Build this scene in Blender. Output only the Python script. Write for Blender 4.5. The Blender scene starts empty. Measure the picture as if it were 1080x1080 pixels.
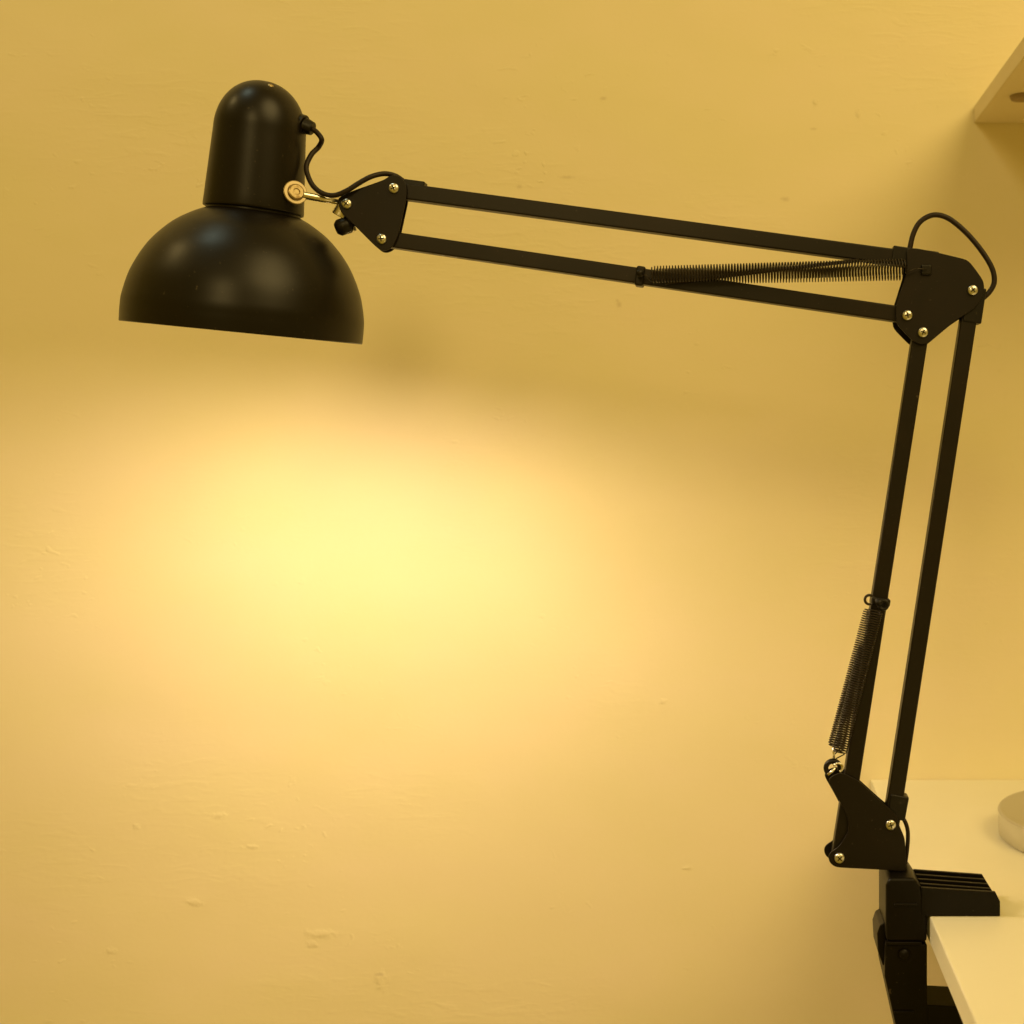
import bpy, bmesh, math, random
from mathutils import Vector, Matrix
random.seed(4)
PI = math.pi
scene = bpy.context.scene
C = scene.collection

# ------------------------------------------------------------------ camera
CAM_Z = 1.0546                      # eye height; desk top is at z = 0.75
F = 1400.0                          # focal length in photo pixels
PX, PY = 767.0, 474.0               # where the view axis meets the photo (it is a crop)
cam = bpy.data.cameras.new('camera')
co = bpy.data.objects.new('camera', cam); C.objects.link(co)
co.location = (0, 0, CAM_Z); co.rotation_euler = (PI/2, 0, 0)
cam.sensor_width = 36; cam.lens = 36*F/1080
cam.shift_x = (540-PX)/1080; cam.shift_y = -(540-PY)/1080
cam.clip_start = 0.02; cam.clip_end = 60
cam.dof.use_dof = True; cam.dof.focus_distance = 0.88; cam.dof.aperture_fstop = 9.0
scene.camera = co

# ------------------------------------------------------------------ world and lights
w = bpy.data.worlds.new('World'); scene.world = w; w.use_nodes = True
bg = w.node_tree.nodes['Background']
bg.inputs[0].default_value = (1.0, 0.60, 0.05, 1); bg.inputs[1].default_value = 0.33

def area(name, loc, target, size, power, col, shape='DISK'):
    l = bpy.data.lights.new(name, 'AREA'); l.shape = shape; l.size = size
    l.energy = power; l.color = col
    o = bpy.data.objects.new(name, l); C.objects.link(o)
    o.location = loc
    o.rotation_euler = (Vector(target)-Vector(loc)).to_track_quat('-Z', 'Y').to_euler()
    return o
WARM = (1.0, 0.73, 0.285)
area('ceiling_lamp', (1.25, -0.45, 2.75), (0.35, 1.2, 1.2), 1.60, 37, WARM)
area('side_ceiling_lamp', (-1.60, 0.55, 2.5), (-0.3, 0.9, 1.1), 0.22, 3.4, WARM)
area('cool_ceiling_lamp', (-0.85, 0.55, 2.75), (-0.3, 0.9, 1.1), 0.34, 2.8, (0.75, 0.95, 0.80))
area('front_room_lamp', (-0.35, -1.1, 1.97), (-0.05, 1.2, 1.1), 0.38, 7.5, WARM)

scene.view_settings.view_transform = 'Standard'
scene.view_settings.look = 'None'
scene.view_settings.exposure = 0.0
scene.view_settings.gamma = 1.0
scene.view_settings.use_curve_mapping = False

# ------------------------------------------------------------------ helpers
D0 = 0.885                          # distance of the lamp's plane from the eye
DW = 1.2254                         # distance of the wall
S0 = D0/F
def at(px, py, D=D0):
    return Vector(((px-PX)/F*D, D, CAM_Z+(PY-py)/F*D))

def tag(o, label=None, cat=None, group=None, kind=None):
    if label: o['label'] = label
    if cat: o['category'] = cat
    if group: o['group'] = group
    if kind: o['kind'] = kind
    return o
def empty(name, loc):
    o = bpy.data.objects.new(name, None); C.objects.link(o); o.location = loc
    o.empty_display_size = 0.02
    return o
def wloc(o):
    v = Vector((0, 0, 0))
    while o is not None:
        v += o.location; o = o.parent
    return v
def obj(name, bm, mats, parent=None, bevel=0, smooth=False, seg=2):
    """world-space bmesh -> one object, parented without moving"""
    if parent is not None:
        off = wloc(parent)
        bmesh.ops.translate(bm, verts=bm.verts, vec=-off)
    bmesh.ops.recalc_face_normals(bm, faces=bm.faces)
    me = bpy.data.meshes.new(name); bm.to_mesh(me); bm.free()
    o = bpy.data.objects.new(name, me); C.objects.link(o)
    for m in (mats if isinstance(mats, (list, tuple)) else [mats]): me.materials.append(m)
    if parent is not None: o.parent = parent
    if smooth or bevel:
        for p in me.polygons: p.use_smooth = True
    if bevel:
        b = o.modifiers.new('bevel', 'BEVEL'); b.width = bevel; b.segments = seg
        b.limit_method = 'ANGLE'; b.angle_limit = math.radians(35)
        b.harden_normals = True
    return o
def box(bm, lo, hi, mi=0):
    vs = [bm.verts.new((x, y, z)) for x in (lo[0], hi[0]) for y in (lo[1], hi[1]) for z in (lo[2], hi[2])]
    for f in ((0,1,3,2),(4,6,7,5),(0,4,5,1),(2,3,7,6),(0,2,6,4),(1,5,7,3)):
        fc = bm.faces.new([vs[i] for i in f]); fc.material_index = mi
    return vs
def bar(bm, a, b, wx, wy, mi=0):
    """box beam from a to b in the x-z plane; wx across in the plane, wy along y"""
    a, b = Vector(a), Vector(b)
    d = (b-a).normalized(); n = d.cross(Vector((0, 1, 0))).normalized(); y = n.cross(d).normalized()
    vs = []
    for p in (a, b):
        for s, t in ((-1,-1),(1,-1),(1,1),(-1,1)):
            vs.append(bm.verts.new(p+n*s*wx/2+y*t*wy/2))
    for f in ((0,1,2,3),(7,6,5,4),(0,4,5,1),(1,5,6,2),(2,6,7,3),(3,7,4,0)):
        fc = bm.faces.new([vs[i] for i in f]); fc.material_index = mi
def prism(bm, pts, y0, y1, mi=0):
    """pts: (x, z) outline, extruded from y0 to y1"""
    A = [bm.verts.new((x, y0, z)) for x, z in pts]; B = [bm.verts.new((x, y1, z)) for x, z in pts]
    n = len(pts)
    bm.faces.new(A).material_index = mi; bm.faces.new(B[::-1]).material_index = mi
    for i in range(n):
        bm.faces.new((A[i], B[i], B[(i+1) % n], A[(i+1) % n])).material_index = mi
def outline(pp, D=D0, rnd=0):
    """photo outline -> (x, z) at distance D, corners rounded by Chaikin cuts"""
    q = [Vector(p) for p in pp]
    for _ in range(rnd):
        r = []
        for i in range(len(q)):
            a, b = q[i], q[(i+1) % len(q)]
            k = min(0.25, 3.0/max((b-a).length, 1e-6))
            r += [a.lerp(b, k), a.lerp(b, 1-k)]
        q = r
    return [(at(p.x, p.y, D).x, at(p.x, p.y, D).z) for p in q]
def catmull(pts, n=10):
    P = [Vector(p) for p in pts]; P = [2*P[0]-P[1]]+P+[2*P[-1]-P[-2]]
    out = []
    for i in range(1, len(P)-2):
        for k in range(n):
            t = k/n; p0, p1, p2, p3 = P[i-1:i+3]
            out.append(0.5*((2*p1)+(p2-p0)*t+(2*p0-5*p1+4*p2-p3)*t*t+(3*p1-p0-3*p2+p3)*t**3))
    out.append(P[-2]); return out
def tube(bm, pts, r, seg=10, mi=0, cap=True):
    pts = [Vector(p) for p in pts]; n = len(pts)
    t0 = (pts[1]-pts[0]).normalized()
    u = t0.orthogonal().normalized(); rings = []
    for i, p in enumerate(pts):
        t = (pts[min(i+1, n-1)]-pts[max(i-1, 0)]).normalized()
        u = (u-t*u.dot(t)).normalized(); v = t.cross(u)
        rr = r(i/(n-1)) if callable(r) else r
        rings.append([bm.verts.new(p+(u*math.cos(2*PI*k/seg)+v*math.sin(2*PI*k/seg))*rr) for k in range(seg)])
    for a, b in zip(rings, rings[1:]):
        for k in range(seg):
            f = bm.faces.new((a[k], a[(k+1) % seg], b[(k+1) % seg], b[k])); f.material_index = mi; f.smooth = True
    if cap:
        bm.faces.new(rings[0][::-1]).material_index = mi; bm.faces.new(rings[-1]).material_index = mi
def frame(axis):
    z = Vector(axis).normalized(); x = Vector((1, 0, 0)); x = (x-z*x.dot(z))
    if x.length < 1e-3: x = Vector((0, 0, 1)); x = x-z*x.dot(z)
    x.normalize(); y = z.cross(x)
    return x, y, z
def lathe(bm, prof, origin, axis, seg=96, mi=0, closed=False):
    """prof: list of (h, r) along axis"""
    x, y, z = frame(axis); o = Vector(origin); rings = []
    for h, r in prof:
        if r < 1e-7: rings.append([bm.verts.new(o+z*h)])
        else: rings.append([bm.verts.new(o+z*h+(x*math.cos(2*PI*k/seg)+y*math.sin(2*PI*k/seg))*r) for k in range(seg)])
    prs = list(zip(rings, rings[1:])) + ([(rings[-1], rings[0])] if closed else [])
    for a, b in prs:
        for k in range(seg):
            k2 = (k+1) % seg
            if len(a) == 1 and len(b) == 1: continue
            if len(a) == 1: f = bm.faces.new((a[0], b[k2], b[k]))
            elif len(b) == 1: f = bm.faces.new((a[k], a[k2], b[0]))
            else: f = bm.faces.new((a[k], a[k2], b[k2], b[k]))
            f.material_index = mi; f.smooth = True
def smooth_prof(pts, n=8):
    return [(p.x, p.y) for p in catmull([(a, b, 0) for a, b in pts], n)]

# ------------------------------------------------------------------ materials
def mat(name, col, rough=0.5, metal=0.0, spec=0.5, coat=0.0):
    m = bpy.data.materials.new(name); m.use_nodes = True
    b = m.node_tree.nodes['Principled BSDF']
    b.inputs['Base Color'].default_value = (*col, 1); b.inputs['Roughness'].default_value = rough
    b.inputs['Metallic'].default_value = metal; b.inputs['Specular IOR Level'].default_value = spec
    b.inputs['Coat Weight'].default_value = coat
    return m
class N:
    """small node-building helper"""
    def __init__(s, m): s.m = m; s.t = m.node_tree; s.b = s.t.nodes['Principled BSDF']; s.tc = s.t.nodes.new('ShaderNodeTexCoord')
    def new(s, k, **kw):
        n = s.t.nodes.new(k)
        for a, v in kw.items(): setattr(n, a, v)
        return n
    def link(s, a, b): s.t.links.new(a, b)
    def mapping(s, scale=(1,1,1), rot=(0,0,0), src='Object'):
        n = s.new('ShaderNodeMapping'); n.inputs['Scale'].default_value = scale; n.inputs['Rotation'].default_value = rot
        s.link(s.tc.outputs[src], n.inputs[0]); return n.outputs[0]
    def noise(s, vec, scale, detail=4, rough=0.5, dist=0):
        n = s.new('ShaderNodeTexNoise'); n.inputs['Scale'].default_value = scale
        n.inputs['Detail'].default_value = detail; n.inputs['Roughness'].default_value = rough; n.inputs['Distortion'].default_value = dist
        s.link(vec, n.inputs['Vector']); return n.outputs['Fac']
    def ramp(s, f, stops):
        n = s.new('ShaderNodeValToRGB'); e = n.color_ramp.elements
        while len(e) < len(stops): e.new(0.5)
        for i, (p, c) in enumerate(stops):
            e[i].position = p; e[i].color = (c, c, c, 1) if isinstance(c, (int, float)) else (*c, 1)
        s.link(f, n.inputs[0]); return n.outputs[0]
    def math(s, op, a, b=None, c=None):
        n = s.new('ShaderNodeMath', operation=op)
        for i, v in enumerate((a, b, c)):
            if v is None: continue
            if isinstance(v, (int, float)): n.inputs[i].default_value = v
            else: s.link(v, n.inputs[i])
        return n.outputs[0]
    def mix(s, f, a, b):
        n = s.new('ShaderNodeMix', data_type='RGBA')
        if isinstance(f, (int, float)): n.inputs[0].default_value = f
        else: s.link(f, n.inputs[0])
        for i, v in ((6, a), (7, b)):
            if isinstance(v, tuple): n.inputs[i].default_value = (*v, 1)
            else: s.link(v, n.inputs[i])
        return n.outputs[2]
    def bump(s, h, strength, dist, prev=None):
        n = s.new('ShaderNodeBump'); n.inputs['Strength'].default_value = strength; n.inputs['Distance'].default_value = dist
        s.link(h, n.inputs['Height'])
        if prev is not None: s.link(prev, n.inputs['Normal'])
        return n.outputs[0]
    def spot(s, p, r, sq=1.0, lump=0.9):
        """1 at world point p fading to 0 at radius r (metres) on the wall, ragged outline"""
        sub = s.new('ShaderNodeVectorMath', operation='SUBTRACT'); s.link(s.tc.outputs['Object'], sub.inputs[0]); sub.inputs[1].default_value = p
        mul = s.new('ShaderNodeVectorMath', operation='MULTIPLY'); s.link(sub.outputs[0], mul.inputs[0]); mul.inputs[1].default_value = (1/r, 0, 1/(r*sq))
        ln = s.new('ShaderNodeVectorMath', operation='LENGTH'); s.link(mul.outputs[0], ln.inputs[0])
        nz = s.noise(s.tc.outputs['Object'], 1.7/(r*sq**0.5), 5, 0.65)
        d = s.math('ADD', ln.outputs['Value'], s.math('MULTIPLY', s.math('SUBTRACT', nz, 0.5), lump*2))
        mr = s.new('ShaderNodeMapRange'); mr.interpolation_type = 'SMOOTHSTEP'
        mr.inputs['From Min'].default_value = 1.0; mr.inputs['From Max'].default_value = 0.1
        s.link(d, mr.inputs['Value']); return mr.outputs[0]

# wall paint
m_wall = mat('cream_wall_paint', (0.78, 0.69, 0.45), 0.62, spec=0.35); n = N(m_wall)
o_ = n.tc.outputs['Object']
big = n.noise(n.mapping((1, 1, 1.5)), 3.5, 3)
n.link(n.mix(n.ramp(n.noise(n.mapping((1,1,2)), 5.0, 5, 0.6), [(0.35, 0.0), (0.7, 1.0)]), (0.775, 0.695, 0.440), (0.80, 0.700, 0.485)), n.b.inputs['Base Color'])
basecol = n.b.inputs['Base Color'].links[0].from_socket
# brush and trowel ridges, mostly level strokes, patchy
strokes = n.ramp(n.noise(n.mapping((6, 1, 30), rot=(0, math.radians(8), 0)), 5.0, 4, 0.6, 0.6), [(0.50, 0.0), (0.66, 1.0)])
patch = n.ramp(n.noise(o_, 6.0, 2), [(0.45, 0.0), (0.68, 1.0)])
rid = n.math('MULTIPLY', strokes, patch)
flakes = n.ramp(n.noise(n.mapping((22, 1, 40), rot=(0, math.radians(-20), 0)), 3.2, 2, 0.5, 1.0), [(0.66, 0.0), (0.72, 1.0)])
patch2 = n.ramp(n.noise(n.mapping((1, 1, 1)), 9.0, 3), [(0.52, 0.0), (0.66, 1.0)])
fl = n.math('MULTIPLY', flakes, patch2)
fine = n.noise(o_, 260, 3, 0.6)
bp = n.bump(big, 0.8, 0.006)
bp = n.bump(rid, 0.4, 0.00034, bp)
bp = n.bump(fl, 0.65, 0.0005, bp)
bp = n.bump(fine, 0.35, 0.00025, bp)
def wp(px, py): v = at(px, py, DW); return (v.x, v.y, v.z)
chips = None
for (px, py, r, sq) in ((402, 1034, 0.0085, 1.3), (340, 985, 0.020, 0.28), (330, 995, 0.008, 0.6), (207, 952, 0.011, 0.4), (117, 1003, 0.007, 0.6),
                        (144, 872, 0.004, 1.0), (232, 860, 0.008, 0.5), (266, 893, 0.008, 0.35), (700, 740, 0.005, 0.7),
                        (860, 108, 0.003, 1.4), (905, 120, 0.003, 1.6), (725, 915, 0.006, 0.6)):
    s_ = n.spot(wp(px, py), r, sq)
    chips = s_ if chips is None else n.math('MAXIMUM', chips, s_)
bp = n.bump(chips, 0.6, 0.0008, bp)
n.link(bp, n.b.inputs['Normal'])
# little dirt marks that belong to the paint
marks = None
for (px, py, r, sq) in ((653, 321, 0.0035, 1.3), (651, 317, 0.002, 1.0), (636, 104, 0.005, 0.5), (400, 1028, 0.006, 0.4), (548, 197, 0.004, 0.7), (598, 187, 0.010, 0.2), (828, 210, 0.006, 0.5), (858, 136, 0.005, 0.3)):
    s_ = n.spot(wp(px, py), r, sq, 0.7)
    marks = s_ if marks is None else n.math('MAXIMUM', marks, s_)
n.link(n.mix(n.math('MULTIPLY', marks, 0.26), basecol, (0.30, 0.20, 0.09)), n.b.inputs['Base Color'])

def painted(name, a, b, rough, bump=0.0, scale=4):
    m = mat(name, a, rough, spec=0.4); n = N(m)
    n.link(n.mix(n.ramp(n.noise(n.tc.outputs['Object'], scale, 5, 0.6), [(0.3, 0.0), (0.7, 1.0)]), a, b), n.b.inputs['Base Color'])
    n.link(n.math('MULTIPLY_ADD', n.noise(n.tc.outputs['Object'], 30, 4), 0.15, rough-0.07), n.b.inputs['Roughness'])
    if bump: n.link(n.bump(n.noise(n.tc.outputs['Object'], 180, 3), bump, 0.0003), n.b.inputs['Normal'])
    return m
m_desk = painted('white_laminate', (0.69, 0.66, 0.50), (0.72, 0.69, 0.53), 0.38, 0.15)
m_shelf = painted('cream_shelf_board', (0.70, 0.60, 0.40), (0.74, 0.64, 0.43), 0.5, 0.2)
m_dish_top = painted('grey_plastic_lid', (0.40, 0.36, 0.24), (0.43, 0.39, 0.26), 0.45)
m_dish = painted('pale_grey_plastic', (0.52, 0.48, 0.33), (0.55, 0.51, 0.36), 0.4)

def black(name, col, rough, spec=0.5, grain=900, bump=0.12, var=0.12):
    m = mat(name, col, rough, spec=spec); n = N(m)
    v = n.tc.outputs['Object']
    n.link(n.math('MULTIPLY_ADD', n.noise(v, 22, 5, 0.6), var, rough-var/2), n.b.inputs['Roughness'])
    n.link(n.bump(n.noise(v, grain, 2), bump, 0.0001), n.b.inputs['Normal'])
    wear = n.ramp(n.noise(v, 9, 6, 0.7, 0.4), [(0.48, 0.0), (0.72, 1.0)])
    nick = n.ramp(n.noise(n.mapping((1, 1, 1)), 140, 2, 0.5), [(0.77, 0.0), (0.79, 1.0)])
    dust = n.ramp(n.noise(v, 420, 2, 0.5), [(0.70, 0.0), (0.76, 1.0)])
    c1 = n.mix(n.math('MULTIPLY', wear, 0.8), col, (col[0]*2.0, col[1]*1.7, col[2]*1.5))
    c2 = n.mix(n.math('MULTIPLY', nick, 0.5), c1, (0.09, 0.07, 0.045))
    n.link(n.mix(n.math('MULTIPLY', dust, 0.25), c2, (0.10, 0.085, 0.06)), n.b.inputs['Base Color'])
    return m
m_shade = black('black_satin_shade_paint', (0.0045, 0.0032, 0.002), 0.37, 0.30)
m_bar = black('black_powder_coat', (0.008, 0.0055, 0.003), 0.42, 0.28)
m_plate = black('black_plate_enamel', (0.007, 0.0045, 0.0025), 0.46, 0.26)
m_cast = black('black_cast_metal', (0.0035, 0.0025, 0.0015), 0.42, 0.18, grain=500, bump=0.3)
m_rub = black('black_rubber_cable', (0.014, 0.008, 0.005), 0.5, 0.3)
m_plas = black('black_plastic', (0.005, 0.004, 0.003), 0.4, 0.3)
m_spring = mat('dark_spring_steel', (0.022, 0.015, 0.008), 0.42, 0.4)
n = N(m_spring); n.link(n.math('MULTIPLY_ADD', n.noise(n.tc.outputs['Object'], 80, 3), 0.2, 0.28), n.b.inputs['Roughness'])
m_screw = mat('zinc_screw', (0.70, 0.70, 0.68), 0.32, 1.0)
n = N(m_screw); n.link(n.math('MULTIPLY_ADD', n.noise(n.tc.outputs['Object'], 900, 3), 0.3, 0.16), n.b.inputs['Roughness'])
m_slot_shade = mat('recess_shade_colour', (0.05, 0.04, 0.025), 0.6, 0.5)  # dark colour stands in for the shade inside the cross recess
m_steel = mat('nickel_steel', (0.76, 0.73, 0.66), 0.26, 1.0)
n = N(m_steel); n.link(n.math('MULTIPLY_ADD', n.noise(n.tc.outputs['Object'], 300, 4), 0.25, 0.15), n.b.inputs['Roughness'])
m_brass = mat('brass_washer', (0.66, 0.47, 0.20), 0.42, 1.0)
n = N(m_brass); n.link(n.mix(n.ramp(n.noise(n.tc.outputs['Object'], 260, 4), [(0.4, 0.0), (0.65, 1.0)]), (0.50, 0.41, 0.24), (0.26, 0.18, 0.08)), n.b.inputs['Base Color'])
m_dull = mat('dull_washer_rim', (0.50, 0.42, 0.28), 0.42, 1.0)
m_refl = painted('white_inner_enamel', (0.80, 0.78, 0.72), (0.83, 0.81, 0.75), 0.35)
m_socket = painted('white_bulb_housing', (0.75, 0.74, 0.70), (0.78, 0.77, 0.73), 0.4)
m_cap = mat('brown_cap_plastic', (0.30, 0.21, 0.10), 0.5)
m_bulb = mat('glowing_bulb_glass', (0.9, 0.85, 0.7), 0.4)
b_ = m_bulb.node_tree.nodes['Principled BSDF']
b_.inputs['Emission Color'].default_value = (1.0, 0.76, 0.49, 1)
b_.inputs['Emission Strength'].default_value = 258

# ------------------------------------------------------------------ the setting: one wall
DESK_Z = at(0, 967, 0.865).z
EDGE_X = at(918, 822, DW).x
bm = bmesh.new(); box(bm, (-2.6, DW, -0.2), (2.6, DW+0.12, 2.9))
tag(obj('wall', bm, m_wall), kind='structure')

# ------------------------------------------------------------------ desk
desk = empty('desk', (EDGE_X+0.6, 0.9, 0)); tag(desk, 'white laminate desk top at the lower right that the black lamp is clamped to', 'desk')
bm = bmesh.new(); box(bm, (EDGE_X, 0.42, DESK_Z-0.018), (EDGE_X+1.25, DW-0.0005, DESK_Z))
obj('tabletop', bm, m_desk, desk, bevel=0.0012)
for (x, y) in ((EDGE_X+0.12, 0.50), (EDGE_X+0.12, DW-0.07), (EDGE_X+1.19, 0.50), (EDGE_X+1.19, DW-0.07)):
    bm = bmesh.new(); box(bm, (x-0.02, y-0.02, 0), (x+0.02, y+0.02, DESK_Z-0.0185)); obj('leg', bm, m_desk, desk, bevel=0.0015)

# ------------------------------------------------------------------ wall shelf
sz = at(1027, 130, DW).z; sx = at(1027, 130, DW).x
shelf = empty('wall_shelf', (sx+0.35, DW-0.1, sz)); tag(shelf, 'cream shelf board on the wall at the upper right corner, above the lamp elbow', 'shelf')
bm = bmesh.new(); box(bm, (sx, DW-0.26, sz), (sx+0.75, DW-0.0005, sz+0.016)); obj('board', bm, m_shelf, shelf, bevel=0.0012)
p = at(1084, 98, DW-0.11)
bm = bmesh.new(); lathe(bm, [(-0.0045, 0.0), (-0.0042, 0.005), (-0.003, 0.0095), (0.0, 0.0105)], (0.251, 1.130, sz-0.0002), (0, 0, 1), 32)
obj('screw_cap', bm, m_cap, shelf, smooth=True)

# ------------------------------------------------------------------ round container on the desk
dc = at(1171, 887, 1.038); dc.z = DESK_Z
dish = empty('round_container', dc); tag(dish, 'shallow round pale container with a darker lid lying on the white desk', 'container')
bm = bmesh.new(); lathe(bm, [(0.0003, 0), (0.0003, 0.084), (0.0015, 0.0855), (0.0165, 0.0862), (0.0190, 0.0860)], dc, (0,0,1), 96); obj('body', bm, m_dish, dish, smooth=True)
bm = bmesh.new(); lathe(bm, [(0.0192, 0.0863), (0.0205, 0.0855), (0.0205, 0.0835), (0.0196, 0.081), (0.0196, 0.0)], dc, (0,0,1), 96); obj('lid', bm, m_dish_top, dish, smooth=True)

# ------------------------------------------------------------------ THE LAMP
base = Vector((at(954, 0, 0.885).x, 0.885, DESK_Z))
lamp = empty('desk_lamp', base)
tag(lamp, 'black swing arm lamp with lit dome shade, clamped to the edge of the white desk', 'lamp')

# --- shade
U = Vector((0.0985, -0.0516, 1)).normalized()
RC = at(257.5, 350)
k = S0*0.985; kr = 0.946
outer = smooth_prof([(h*k, r*k*kr) for h, r in ((0, 129.6), (14, 129.8), (29, 128.6), (55, 121.5), (83, 106.5), (105, 86.5), (118, 68), (126, 52), (130, 40))], 8)
inner = [(h-0.0011 if i else 0.0, r-0.0012) for i, (h, r) in enumerate(outer)]
bm = bmesh.new()
lathe(bm, outer, RC, U, 128)
# rolled lip joins outer and inner skins
RR = 129.6*k*kr
lathe(bm, [(0.0, RR), (-0.0007, RR-0.0003), (-0.0007, RR-0.0009), (0.0, RR-0.0012)], RC, U, 128)
shade = obj('shade', bm, m_shade, lamp, smooth=True)
bm = bmesh.new(); lathe(bm, inner, RC, U, 128); obj('reflector', bm, m_refl, shade, smooth=True)
# collar below the cap
bm = bmesh.new(); lathe(bm, [(118*k, 46.8*k), (124*k, 48.0*k), (138*k, 48.0*k), (138*k, 42*k)], RC, U, 96); obj('collar', bm, m_shade, shade, smooth=True)
# cap: cylinder with a domed end
cap = [(129*k, 50.5*k), (129*k, 53.4*k), (129.6*k, 53.9*k), (131.5*k, 54.0*k)]
for i in range(1, 9): t = i/8; cap.append(((131.5+t*80)*k, (54.0-4.6*t)*k))
for i in range(1, 25):
    a = PI/2*i/24; cap.append(((211.5+54.5*math.sin(a)**1.0)*k, 49.4*math.cos(a)**0.92*k if i < 24 else 0))
cap = [(a, b*kr) for a, b in cap]
bm = bmesh.new(); lathe(bm, cap, RC, U, 96); capo = obj('shade_cap', bm, m_shade, shade, smooth=True)
x_, y_, z_ = frame(U)
# short fold and fixing screw where cap and bowl meet
pt = RC+z_*(127.0*k)+(x_*0.24-y_*0.97).normalized()*(54.5*k) if False else None
# small metal dot added to imitate a bright glint on the cap's dome
a = math.radians(60); rr = 49.4*math.cos(a)*k*kr; hh = (211.5+54.5*math.sin(a))*k
dirn = (x_*0.60-y_*0.80)
nr = (z_*math.sin(a)+dirn*math.cos(a)).normalized()
bm = bmesh.new(); lathe(bm, [(-0.0002, 0.0021), (0.0004, 0.0019), (0.0008, 0.0012), (0.0009, 0)], RC+z_*hh+dirn*rr, nr, 20)
obj('cap_glint_dot', bm, m_brass, shade, smooth=True)

# --- bulb
bm = bmesh.new()
bc = 0.037
sph = [((bc-0.034*math.cos(PI*0.46*i/20)), 0.034*math.sin(PI*0.46*i/20)) for i in range(21)]
lathe(bm, sph, RC, U, 48); bulb = obj('bulb', bm, m_bulb, lamp, smooth=True)
bm = bmesh.new(); h1, r1 = sph[-1]
lathe(bm, [(h1, r1+0.0003), (h1+0.010, 0.032), (h1+0.018, 0.026), (h1+0.030, 0.0155), (h1+0.045, 0.014), (h1+0.045, 0.0)], RC, U, 48)
obj('housing', bm, m_socket, bulb, smooth=True)

# --- grommet and cable on the cap
bm = bmesh.new()
g0 = at(318, 131, D0-0.008)
tube(bm, [at(315, 131, D0-0.006), at(321, 133, D0-0.0065)], 0.0072, 20)
tube(bm, [at(321, 132.5, D0-0.0065), at(330, 136, D0-0.007)], lambda t: 0.0056-0.0012*t, 20)
obj('cable_grommet', bm, m_plas, lamp, bevel=0.0006, smooth=True)
bm = bmesh.new()
cp = [(326,134.5,.0), (333,138.5,0), (339.2,147,-.001), (336,155,-.003), (328.5,163,-.006), (323.2,175,-.009), (325,186,-.011), (331,197,-.012), (341,204.3,-.012),
      (353,206,-.012), (366,201,-.012), (378,193.5,-.011), (391,186.5,-.009), (405,183.2,-.004), (417,185.5,0), (426,191.5,0), (434,197,0.0)]
tube(bm, catmull([at(a, b, D0-0.007+c) if i < 3 else at(a, b, D0+c) for i, (a, b, c) in enumerate(cp)], 8), 0.0017, 12)
obj('power_cable', bm, m_rub, lamp, smooth=True)
bm = bmesh.new(); bar(bm, at(427, 194.5), at(449, 197.5), 0.0060, 0.0095)
obj('cable_clip', bm, m_plas, lamp, bevel=0.0008)

# --- joint of the shade
bm = bmesh.new()
jp = at(311.5, 203, D0-0.0185)
ja = Vector((0.62, -0.78, 0.10)).normalized()
lathe(bm, [(-0.0012, 0.0), (-0.0012, 0.0079), (0.0004, 0.0079), (0.0008, 0.0074), (0.0008, 0.0056), (0.0022, 0.0052), (0.0027, 0.0044), (0.0027, 0.0022), (0.0020, 0.0018), (0.0020, 0)], jp, ja, 40)
for f in bm.faces: f.smooth = False
for f in bm.faces:
    if (f.calc_center_median()-jp).length > 0.0062: f.material_index = 1
joint = obj('joint_washer', bm, [m_brass, m_dull], lamp)
bm = bmesh.new()
rodp = [at(311.5, 203, D0-0.0165), at(318, 205.5, D0-0.0155), at(340, 209.5, D0-0.008), at(362, 212.5, D0-0.002)]
tube(bm, rodp, 0.0025, 16); obj('joint_rod', bm, m_steel, lamp, smooth=True)
bm = bmesh.new(); tube(bm, [at(306, 203.5, D0-0.008), at(311.5, 203, D0-0.0175)], 0.0045, 16); obj('joint_stud', bm, m_steel, lamp, smooth=True)
# yoke washer and wing nut below it
bm = bmesh.new()
lathe(bm, [(-0.0035, 0), (-0.0035, 0.0058), (0.0035, 0.0058), (0.0035, 0)], at(361, 224), Vector((0.5, 0, 0.86)), 32)
obj('yoke_washer', bm, m_steel, lamp, bevel=0.0005, smooth=True)
bm = bmesh.new()
wn = at(363, 238.5, D0-0.001)
lathe(bm, [(-0.006, 0), (-0.0058, 0.0035), (-0.0035, 0.0056), (0.0035, 0.0056), (0.0058, 0.0035), (0.006, 0)], wn, Vector((0.92, 0.1, 0.35)), 24)
obj('wing_nut', bm, m_plas, lamp, smooth=True)
bm = bmesh.new(); tube(bm, [at(366, 242, D0+0.001), at(373.5, 238.5, D0+0.001)], 0.0034, 16); obj('nut_collar', bm, m_steel, lamp, smooth=True)

# --- screws
def screw(px, py, D, parent, r=0.0034, rot=0.0):
    bm = bmesh.new(); c = at(px, py, D)
    ax = Vector((0, -1, 0))
    lathe(bm, [(-0.001, r), (0.0005, r), (0.0011, r*0.86), (0.0015, r*0.5), (0.0016, 0)], c, ax, 28)
    for q in (0, PI/2):
        d = Vector((math.cos(rot+q), 0, math.sin(rot+q)))
        y = c+ax*0.00155
        bar(bm, y-d*r*0.55, y+d*r*0.55, r*0.22, 0.00045, 1)  # raised dark strip painted as the shaded slot; nothing is cut in
    o = obj('screw', bm, [m_screw, m_slot_shade], parent); return o
    
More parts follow.
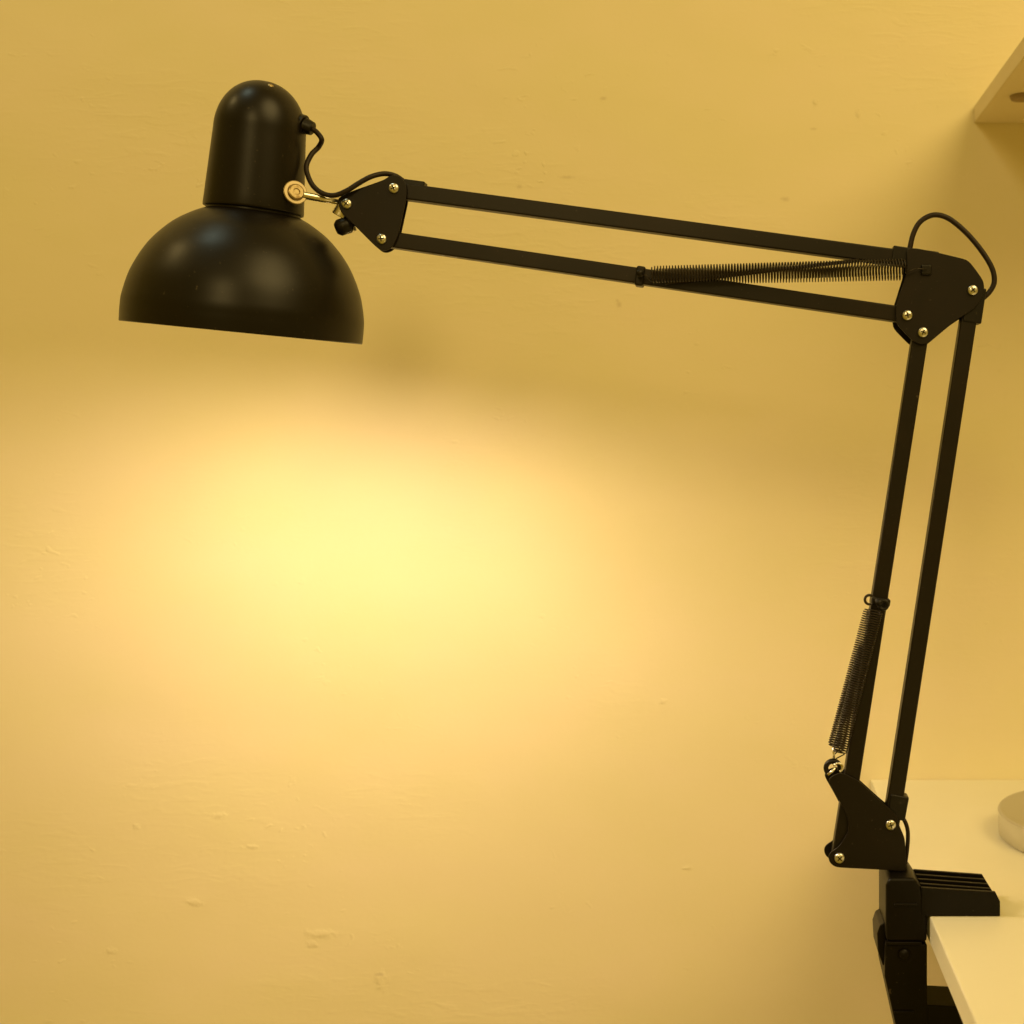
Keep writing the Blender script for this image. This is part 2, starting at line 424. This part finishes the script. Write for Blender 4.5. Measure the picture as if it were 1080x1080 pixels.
PT = 0.0014                         # plate thickness
PG = 0.0062                         # half gap between plates
def bracket(name, pts, rnd=2, back_shift=(0, 0), hub=()):
    bm = bmesh.new()
    prism(bm, outline(pts, D0-PG-PT, rnd), D0-PG-PT, D0-PG)
    o = obj(name, bm, m_plate, lamp, bevel=0.0004)
    bm = bmesh.new(); bp_ = [(a+back_shift[0], b+back_shift[1]) for a, b in pts]
    prism(bm, outline(bp_, D0-PG-PT, rnd), D0+PG, D0+PG+PT)
    obj('back_plate', bm, m_plate, o, bevel=0.0004)
    for (x, y) in hub:                  # raised boss and spacer around every screw
        bm = bmesh.new(); lathe(bm, [(PT, 0), (PT+0.0000, 0.0050), (-0.0005, 0.0053)], at(x, y, D0-PG-PT)+Vector((0, 0, 0)), (0, -1, 0), 28)
        bm.free()
        bm = bmesh.new(); tube(bm, [at(x, y, D0-PG), Vector((at(x, y, D0-PG).x, D0+PG, at(x, y, D0-PG).z))], 0.0028, 14); obj('spacer', bm, m_steel, o, smooth=True)
    return o

# --- arm bars (square tube)
BW = 0.0106
def arm(a, b, cap0=None, cap1=None, w=BW):
    bm = bmesh.new(); bar(bm, at(*a), at(*b), w, w*0.96)
    o = obj('arm_bar', bm, m_bar, lamp, bevel=0.0011, seg=3)
    for c in (cap0, cap1):
        if c:
            bm = bmesh.new(); bar(bm, at(*c[0]), at(*c[1]), c[2], c[3]); obj('end_cap', bm, m_plas, o, bevel=0.0009)
    return o
arm((411, 200.5), (985, 277.5), cap1=((940, 269.5), (988, 276.5), 0.0122, 0.0118))
lowbar = arm((399, 251.2), (962, 334.0))
arm((971.5, 345), (884, 909))
arm((1026.5, 300), (938.5, 874), cap0=((1029, 304), (1023.5, 341), 0.0126, 0.0119), cap1=((948.2, 837), (943.5, 862), 0.0124, 0.0119))

# --- brackets
head = bracket('head_bracket', [(355.5, 208.5), (372, 201), (405, 189.5), (412, 184.5), (421, 185.5), (428.5, 193), (429, 206), (419.5, 250), (413, 262), (403, 265.5), (395, 259), (374.5, 238.5), (358.5, 223)],
               back_shift=(-3.2, -1.2), hub=((415, 198), (365, 215), (402, 252)))
for s in ((415.3, 198.5, 0.4), (365.5, 215, 0.9), (402.3, 252, 0.1)): screw(s[0], s[1], D0-PG-PT-0.0006, head, rot=s[2])
elbow = bracket('elbow_bracket', [(956, 262), (966, 261.5), (990, 266.5), (1021, 274), (1029, 284), (1038, 297), (1038, 311), (1028, 325.5), (1008, 338), (981, 360.5), (972, 364), (963, 360), (945.5, 342), (944.5, 325), (957, 285)],
                back_shift=(-1, 2), hub=((1026, 306), (957, 332), (974, 351)))
for s in ((1026, 306, 0.7), (957, 332.5, 0.2), (973.5, 350.5, 1.1)): screw(s[0], s[1], D0-PG-PT-0.0006, elbow, rot=s[2])
foot = bracket('foot_bracket', [(873.5, 824), (877, 818.5), (888, 814.5), (906, 824), (929, 845), (945.5, 859), (948.5, 871), (954.5, 884), (956, 919), (939, 918), (881, 915), (874, 909), (874, 900), (885, 893), (895.5, 876), (894, 862), (886, 846)],
               back_shift=(-3, -1), hub=((940, 870), (885, 905)))
for s in ((939.5, 870, 0.3), (885.5, 905, 0.8)): screw(s[0], s[1], D0-PG-PT-0.0006, foot, rot=s[2])

# --- springs
def spring(a, b, r, turns, wire, hook0=None, hook1=None, wire_seg=6, steps=14, stretch=0):
    a, b = Vector(a), Vector(b); ax = (b-a); L = ax.length; x, y, z = frame(ax); pts = []
    n = int(turns*steps)
    for i in range(n+1):
        t = i/n
        tt = t+stretch*math.sin(2*PI*t)/(2*PI)
        e = min(1, i/(steps*1.0), (n-i)/(steps*1.0)); rr = r*(0.75+0.25*e)
        an = 2*PI*turns*t
        pts.append(a+z*(L*tt)+(x*math.cos(an)+y*math.sin(an))*rr)
    bm = bmesh.new()
    if hook0: pts = [Vector(h) for h in hook0]+pts
    if hook1: pts = pts+[Vector(h) for h in hook1]
    tube(bm, pts, wire, wire_seg); return obj('spring', bm, m_spring, lamp, smooth=True)
for side in (-1, 1):
    D = D0+side*0.0118
    if side < 0:
        spring(at(686, 289.5, D), at(955, 281.5, D), 0.0053, 86, 0.00044, hook0=[at(676, 290, D), at(681, 290, D)], hook1=[at(966, 283, D), at(977, 284, D)])
    else:
        spring(at(688, 292, D), at(952, 287, D), 0.0053, 86, 0.00044, hook0=[at(678, 292, D), at(683, 292, D)], hook1=[at(966, 284, D), at(977, 284, D)])
for side in (-1, 1):
    D = D0+side*0.0112
    if side < 0:
        spring(at(923, 643, D), at(885, 794, D), 0.0049, 62, 0.00044, hook0=[at(927, 631, D), at(925, 638, D)], hook1=[at(882, 800, D), at(880, 806, D)])
    else:
        spring(at(919, 643, D), at(880.5, 788, D), 0.0049, 62, 0.00044, hook0=[at(922, 631, D), at(921, 638, D)], hook1=[at(879, 797, D), at(878, 806, D)])
# taut wire beside the upper spring
bm = bmesh.new(); tube(bm, [at(702, 298.5, D0-0.006), at(906, 274.5, D0-0.006)], 0.0013, 10); obj('tension_wire', bm, m_spring, lamp, smooth=True)

def pin(name, c, d, hw, r, cap_r, mats=m_plas):
    bm = bmesh.new(); c = Vector(c)
    tube(bm, [c-Vector((0, hw, 0)), c+Vector((0, hw, 0))], r, 16); return obj(name, bm, mats, lamp, smooth=True)
pin('spring_pin', at(676, 290.5), None, 0.0150, 0.0022, 0)
pin('spring_pin', at(925, 633), None, 0.0145, 0.0022, 0)
bm = bmesh.new(); box(bm, at(971.5, 290, D0-0.0095), at(982, 279.5, D0-PG)); obj('spring_lug', bm, m_plas, lamp, bevel=0.0012)
# clips round the bars that carry the pins
def clip(c, dirv, w, l):
    bm = bmesh.new(); d = Vector(dirv).normalized(); c = Vector(c)
    bar(bm, c-d*l/2, c+d*l/2, w, 0.0124); return obj('spring_clip', bm, m_plas, lamp, bevel=0.0014, seg=3)
clip(at(675.5, 292), at(962, 334)-at(399, 251.2), 0.0132, 0.0060)
clip(at(928, 634), at(884, 909)-at(971.5, 345), 0.0128, 0.0055)
def ring(name, c, R, r, a0, a1, m, wob=0):
    bm = bmesh.new(); c = Vector(c)
    tube(bm, [c+Vector((math.cos(a0+(a1-a0)*i/30)*R, wob*i/30, math.sin(a0+(a1-a0)*i/30)*R)) for i in range(31)], r, 10)
    return obj(name, bm, m, lamp, smooth=True)
ring('spring_hook', at(917, 632.5, D0-0.012), 0.0030, 0.0009, 0.3*PI, 1.6*PI, m_spring)
ring('spring_hook', at(931.5, 638, D0-0.012), 0.0028, 0.0012, -0.9*PI, 0.7*PI, m_plas)
ring('spring_hook', at(878.5, 810, D0-0.011), 0.0046, 0.0017, -0.15*PI, 1.28*PI, m_plas)
ring('spring_hook', at(884, 809.5, D0-0.0135), 0.0028, 0.0008, 0.9*PI, -0.4*PI, m_steel)
bm = bmesh.new(); tube(bm, [at(873, 817, D0-0.013), at(877, 814, D0-0.013), at(881, 810, D0-0.013)], 0.0009, 10); obj('spring_hook', bm, m_steel, lamp, smooth=True)
bm = bmesh.new(); tube(bm, [at(879, 788, D0-0.012), at(879.5, 800, D0-0.012)], 0.0008, 10); obj('spring_hook', bm, m_steel, lamp, smooth=True)

# --- cable loop over the elbow and at the foot
bm = bmesh.new()
tube(bm, catmull([at(*p) for p in ((957, 270), (959.5, 262), (963.5, 246), (971, 233.5), (984, 226.8), (998, 229.2), (1012, 239), (1026, 253), (1039, 270), (1047, 285), (1048.5, 298), (1043.5, 308), (1035, 316), (1028, 322))], 8), 0.0018, 12)
obj('power_cable', bm, m_rub, lamp, smooth=True)
bm = bmesh.new()
tube(bm, catmull([at(*p) for p in ((946, 858), (953, 864, D0+.002), (957, 874, D0+.003), (957.5, 886, D0+.003), (956, 902, D0+.003), (953.5, 920, D0+.006), (953, 940, D0+.02))], 8), 0.0014, 12)
obj('power_cable', bm, m_rub, lamp, smooth=True)

# --- pivot pin and clamp
pv = at(947, 905)
bm = bmesh.new(); tube(bm, [Vector((pv.x, D0, at(0, 912).z)), Vector((pv.x, D0, at(0, 940).z))], 0.0064, 28); obj('pivot_pin', bm, m_cast, lamp, bevel=0.0005, smooth=True)
bm = bmesh.new(); tube(bm, [Vector((pv.x, D0, at(0, 900).z)), Vector((pv.x, D0, at(0, 917).z))], 0.0050, 24); obj('pivot_neck', bm, m_cast, lamp, smooth=True)

cf, cb = 0.866, 0.906               # front and back of the clamp
bm = bmesh.new()
prism(bm, outline([(934, 934), (938, 926.5), (965, 926.5), (972.5, 938), (977.5, 966), (978, 994), (936, 994), (934, 985)], cf), cf, cb)
clamp = obj('clamp', bm, m_cast, lamp, bevel=0.0022, seg=3)
bm = bmesh.new()
prism(bm, outline([(933.5, 996), (978, 996), (978, 1038), (978, 1160), (962, 1160), (933, 1030)], cf+0.001), cf+0.001, cb-0.001)
obj('clamp_frame', bm, m_cast, clamp, bevel=0.0012)
bm = bmesh.new()
prism(bm, outline([(925, 985), (928, 976), (933, 973), (936, 980), (936, 1022), (931, 1018), (926, 1004)], cf+0.006), cf+0.006, cb-0.006)
obj('side_flange', bm, m_cast, clamp, bevel=0.0008)
# seam strip, short rib and the round boss on the front
zz = at(0, 994.5, cf).z
bm = bmesh.new(); box(bm, (at(934, 0, cf).x, cf-0.0012, zz-0.0010), (at(972, 0, cf).x, cf+0.004, zz+0.0008)); obj('seam_strip', bm, m_cast, clamp, bevel=0.0003)
zz = at(0, 954, cf).z
bm = bmesh.new(); box(bm, (at(943, 0, cf).x, cf-0.0010, zz-0.0008), (at(967, 0, cf).x, cf+0.003, zz+0.0008)); obj('raised_rib', bm, m_cast, clamp, bevel=0.0005)
zz = at(0, 1068, cf).z
bm = bmesh.new(); box(bm, (at(943, 0, cf).x, cf-0.0004, zz-0.0008), (at(964, 0, cf).x, cf+0.003, zz+0.0008)); obj('raised_rib', bm, m_cast, clamp, bevel=0.0005)
bm = bmesh.new(); lathe(bm, [(-0.002, 0.0042), (0.0, 0.0042), (0.0018, 0.003), (0.0024, 0.0)], at(953.5, 1007, cf)+Vector((0, 0.001, 0)), (0, -1, 0), 28); obj('clamp_bolt', bm, m_steel if False else m_cast, clamp, smooth=True)
# upper jaw lying on the desk, with ribs along its length
zt = at(0, 940, 0.865).z; xr = at(1055, 0, 0.865).x; xl = at(972, 0, 0.865).x
bm = bmesh.new()
zb = DESK_Z+0.0003
prof = [(xl, zb), (xr, zb), (xr, zb+0.0095), (xr-0.003, zt-0.0008), (xl, zt+0.0022)]
prism(bm, prof, 0.8655, 0.8685)
prism(bm, [(xl, zb), (xr-0.0006, zb), (xr-0.0006, zb+0.009), (xr-0.004, zt-0.0035), (xl, zt-0.001)], 0.8685, 0.9025)
for i in range(1, 5):
    yy = 0.8655+i*0.0093
    prism(bm, [(xl, zb), (xr-0.001, zb), (xr-0.001, zb+0.0092), (xr-0.0045, zt-0.0012), (xl, zt+0.0022)], yy-0.0013 if i < 4 else yy-0.0005, yy+0.0013 if i < 4 else yy+0.0020)
obj('upper_jaw', bm, m_cast, clamp, bevel=0.0004)
# lower jaw, threaded spindle, pressure pad and knob under the desk
lz = at(0, 1038, cb-0.003).z
bm = bmesh.new(); x0 = at(975, 0, cf).x
prism(bm, [(x0, lz), (x0+0.040, lz-0.002), (x0+0.050, lz-0.006), (x0+0.050, lz-0.020), (x0+0.040, lz-0.024), (x0, lz-0.036)], cf+0.003, cb-0.003)
obj('lower_jaw', bm, m_cast, clamp, bevel=0.0012)
sxp = x0+0.034
bm = bmesh.new(); tube(bm, [(sxp, 0.886, DESK_Z-0.022), (sxp, 0.886, lz-0.085)], 0.0042, 20); obj('spindle', bm, m_steel, clamp, smooth=True)
bm = bmesh.new(); lathe(bm, [(0, 0), (0, 0.012), (-0.004, 0.012), (-0.006, 0.006), (-0.006, 0)], (sxp, 0.886, DESK_Z-0.0183), (0, 0, 1), 32); obj('pressure_pad', bm, m_plas, clamp, smooth=True)
bm = bmesh.new(); lathe(bm, [(0, 0.0), (0, 0.010), (-0.004, 0.014), (-0.016, 0.015), (-0.020, 0.012), (-0.020, 0)], (sxp, 0.886, lz-0.085), (0, 0, 1), 32); obj('knob', bm, m_plas, clamp, smooth=True)

# ------------------------------------------------------------------ render
scene.render.engine = 'CYCLES'
scene.cycles.max_bounces = 8
scene.cycles.diffuse_bounces = 5
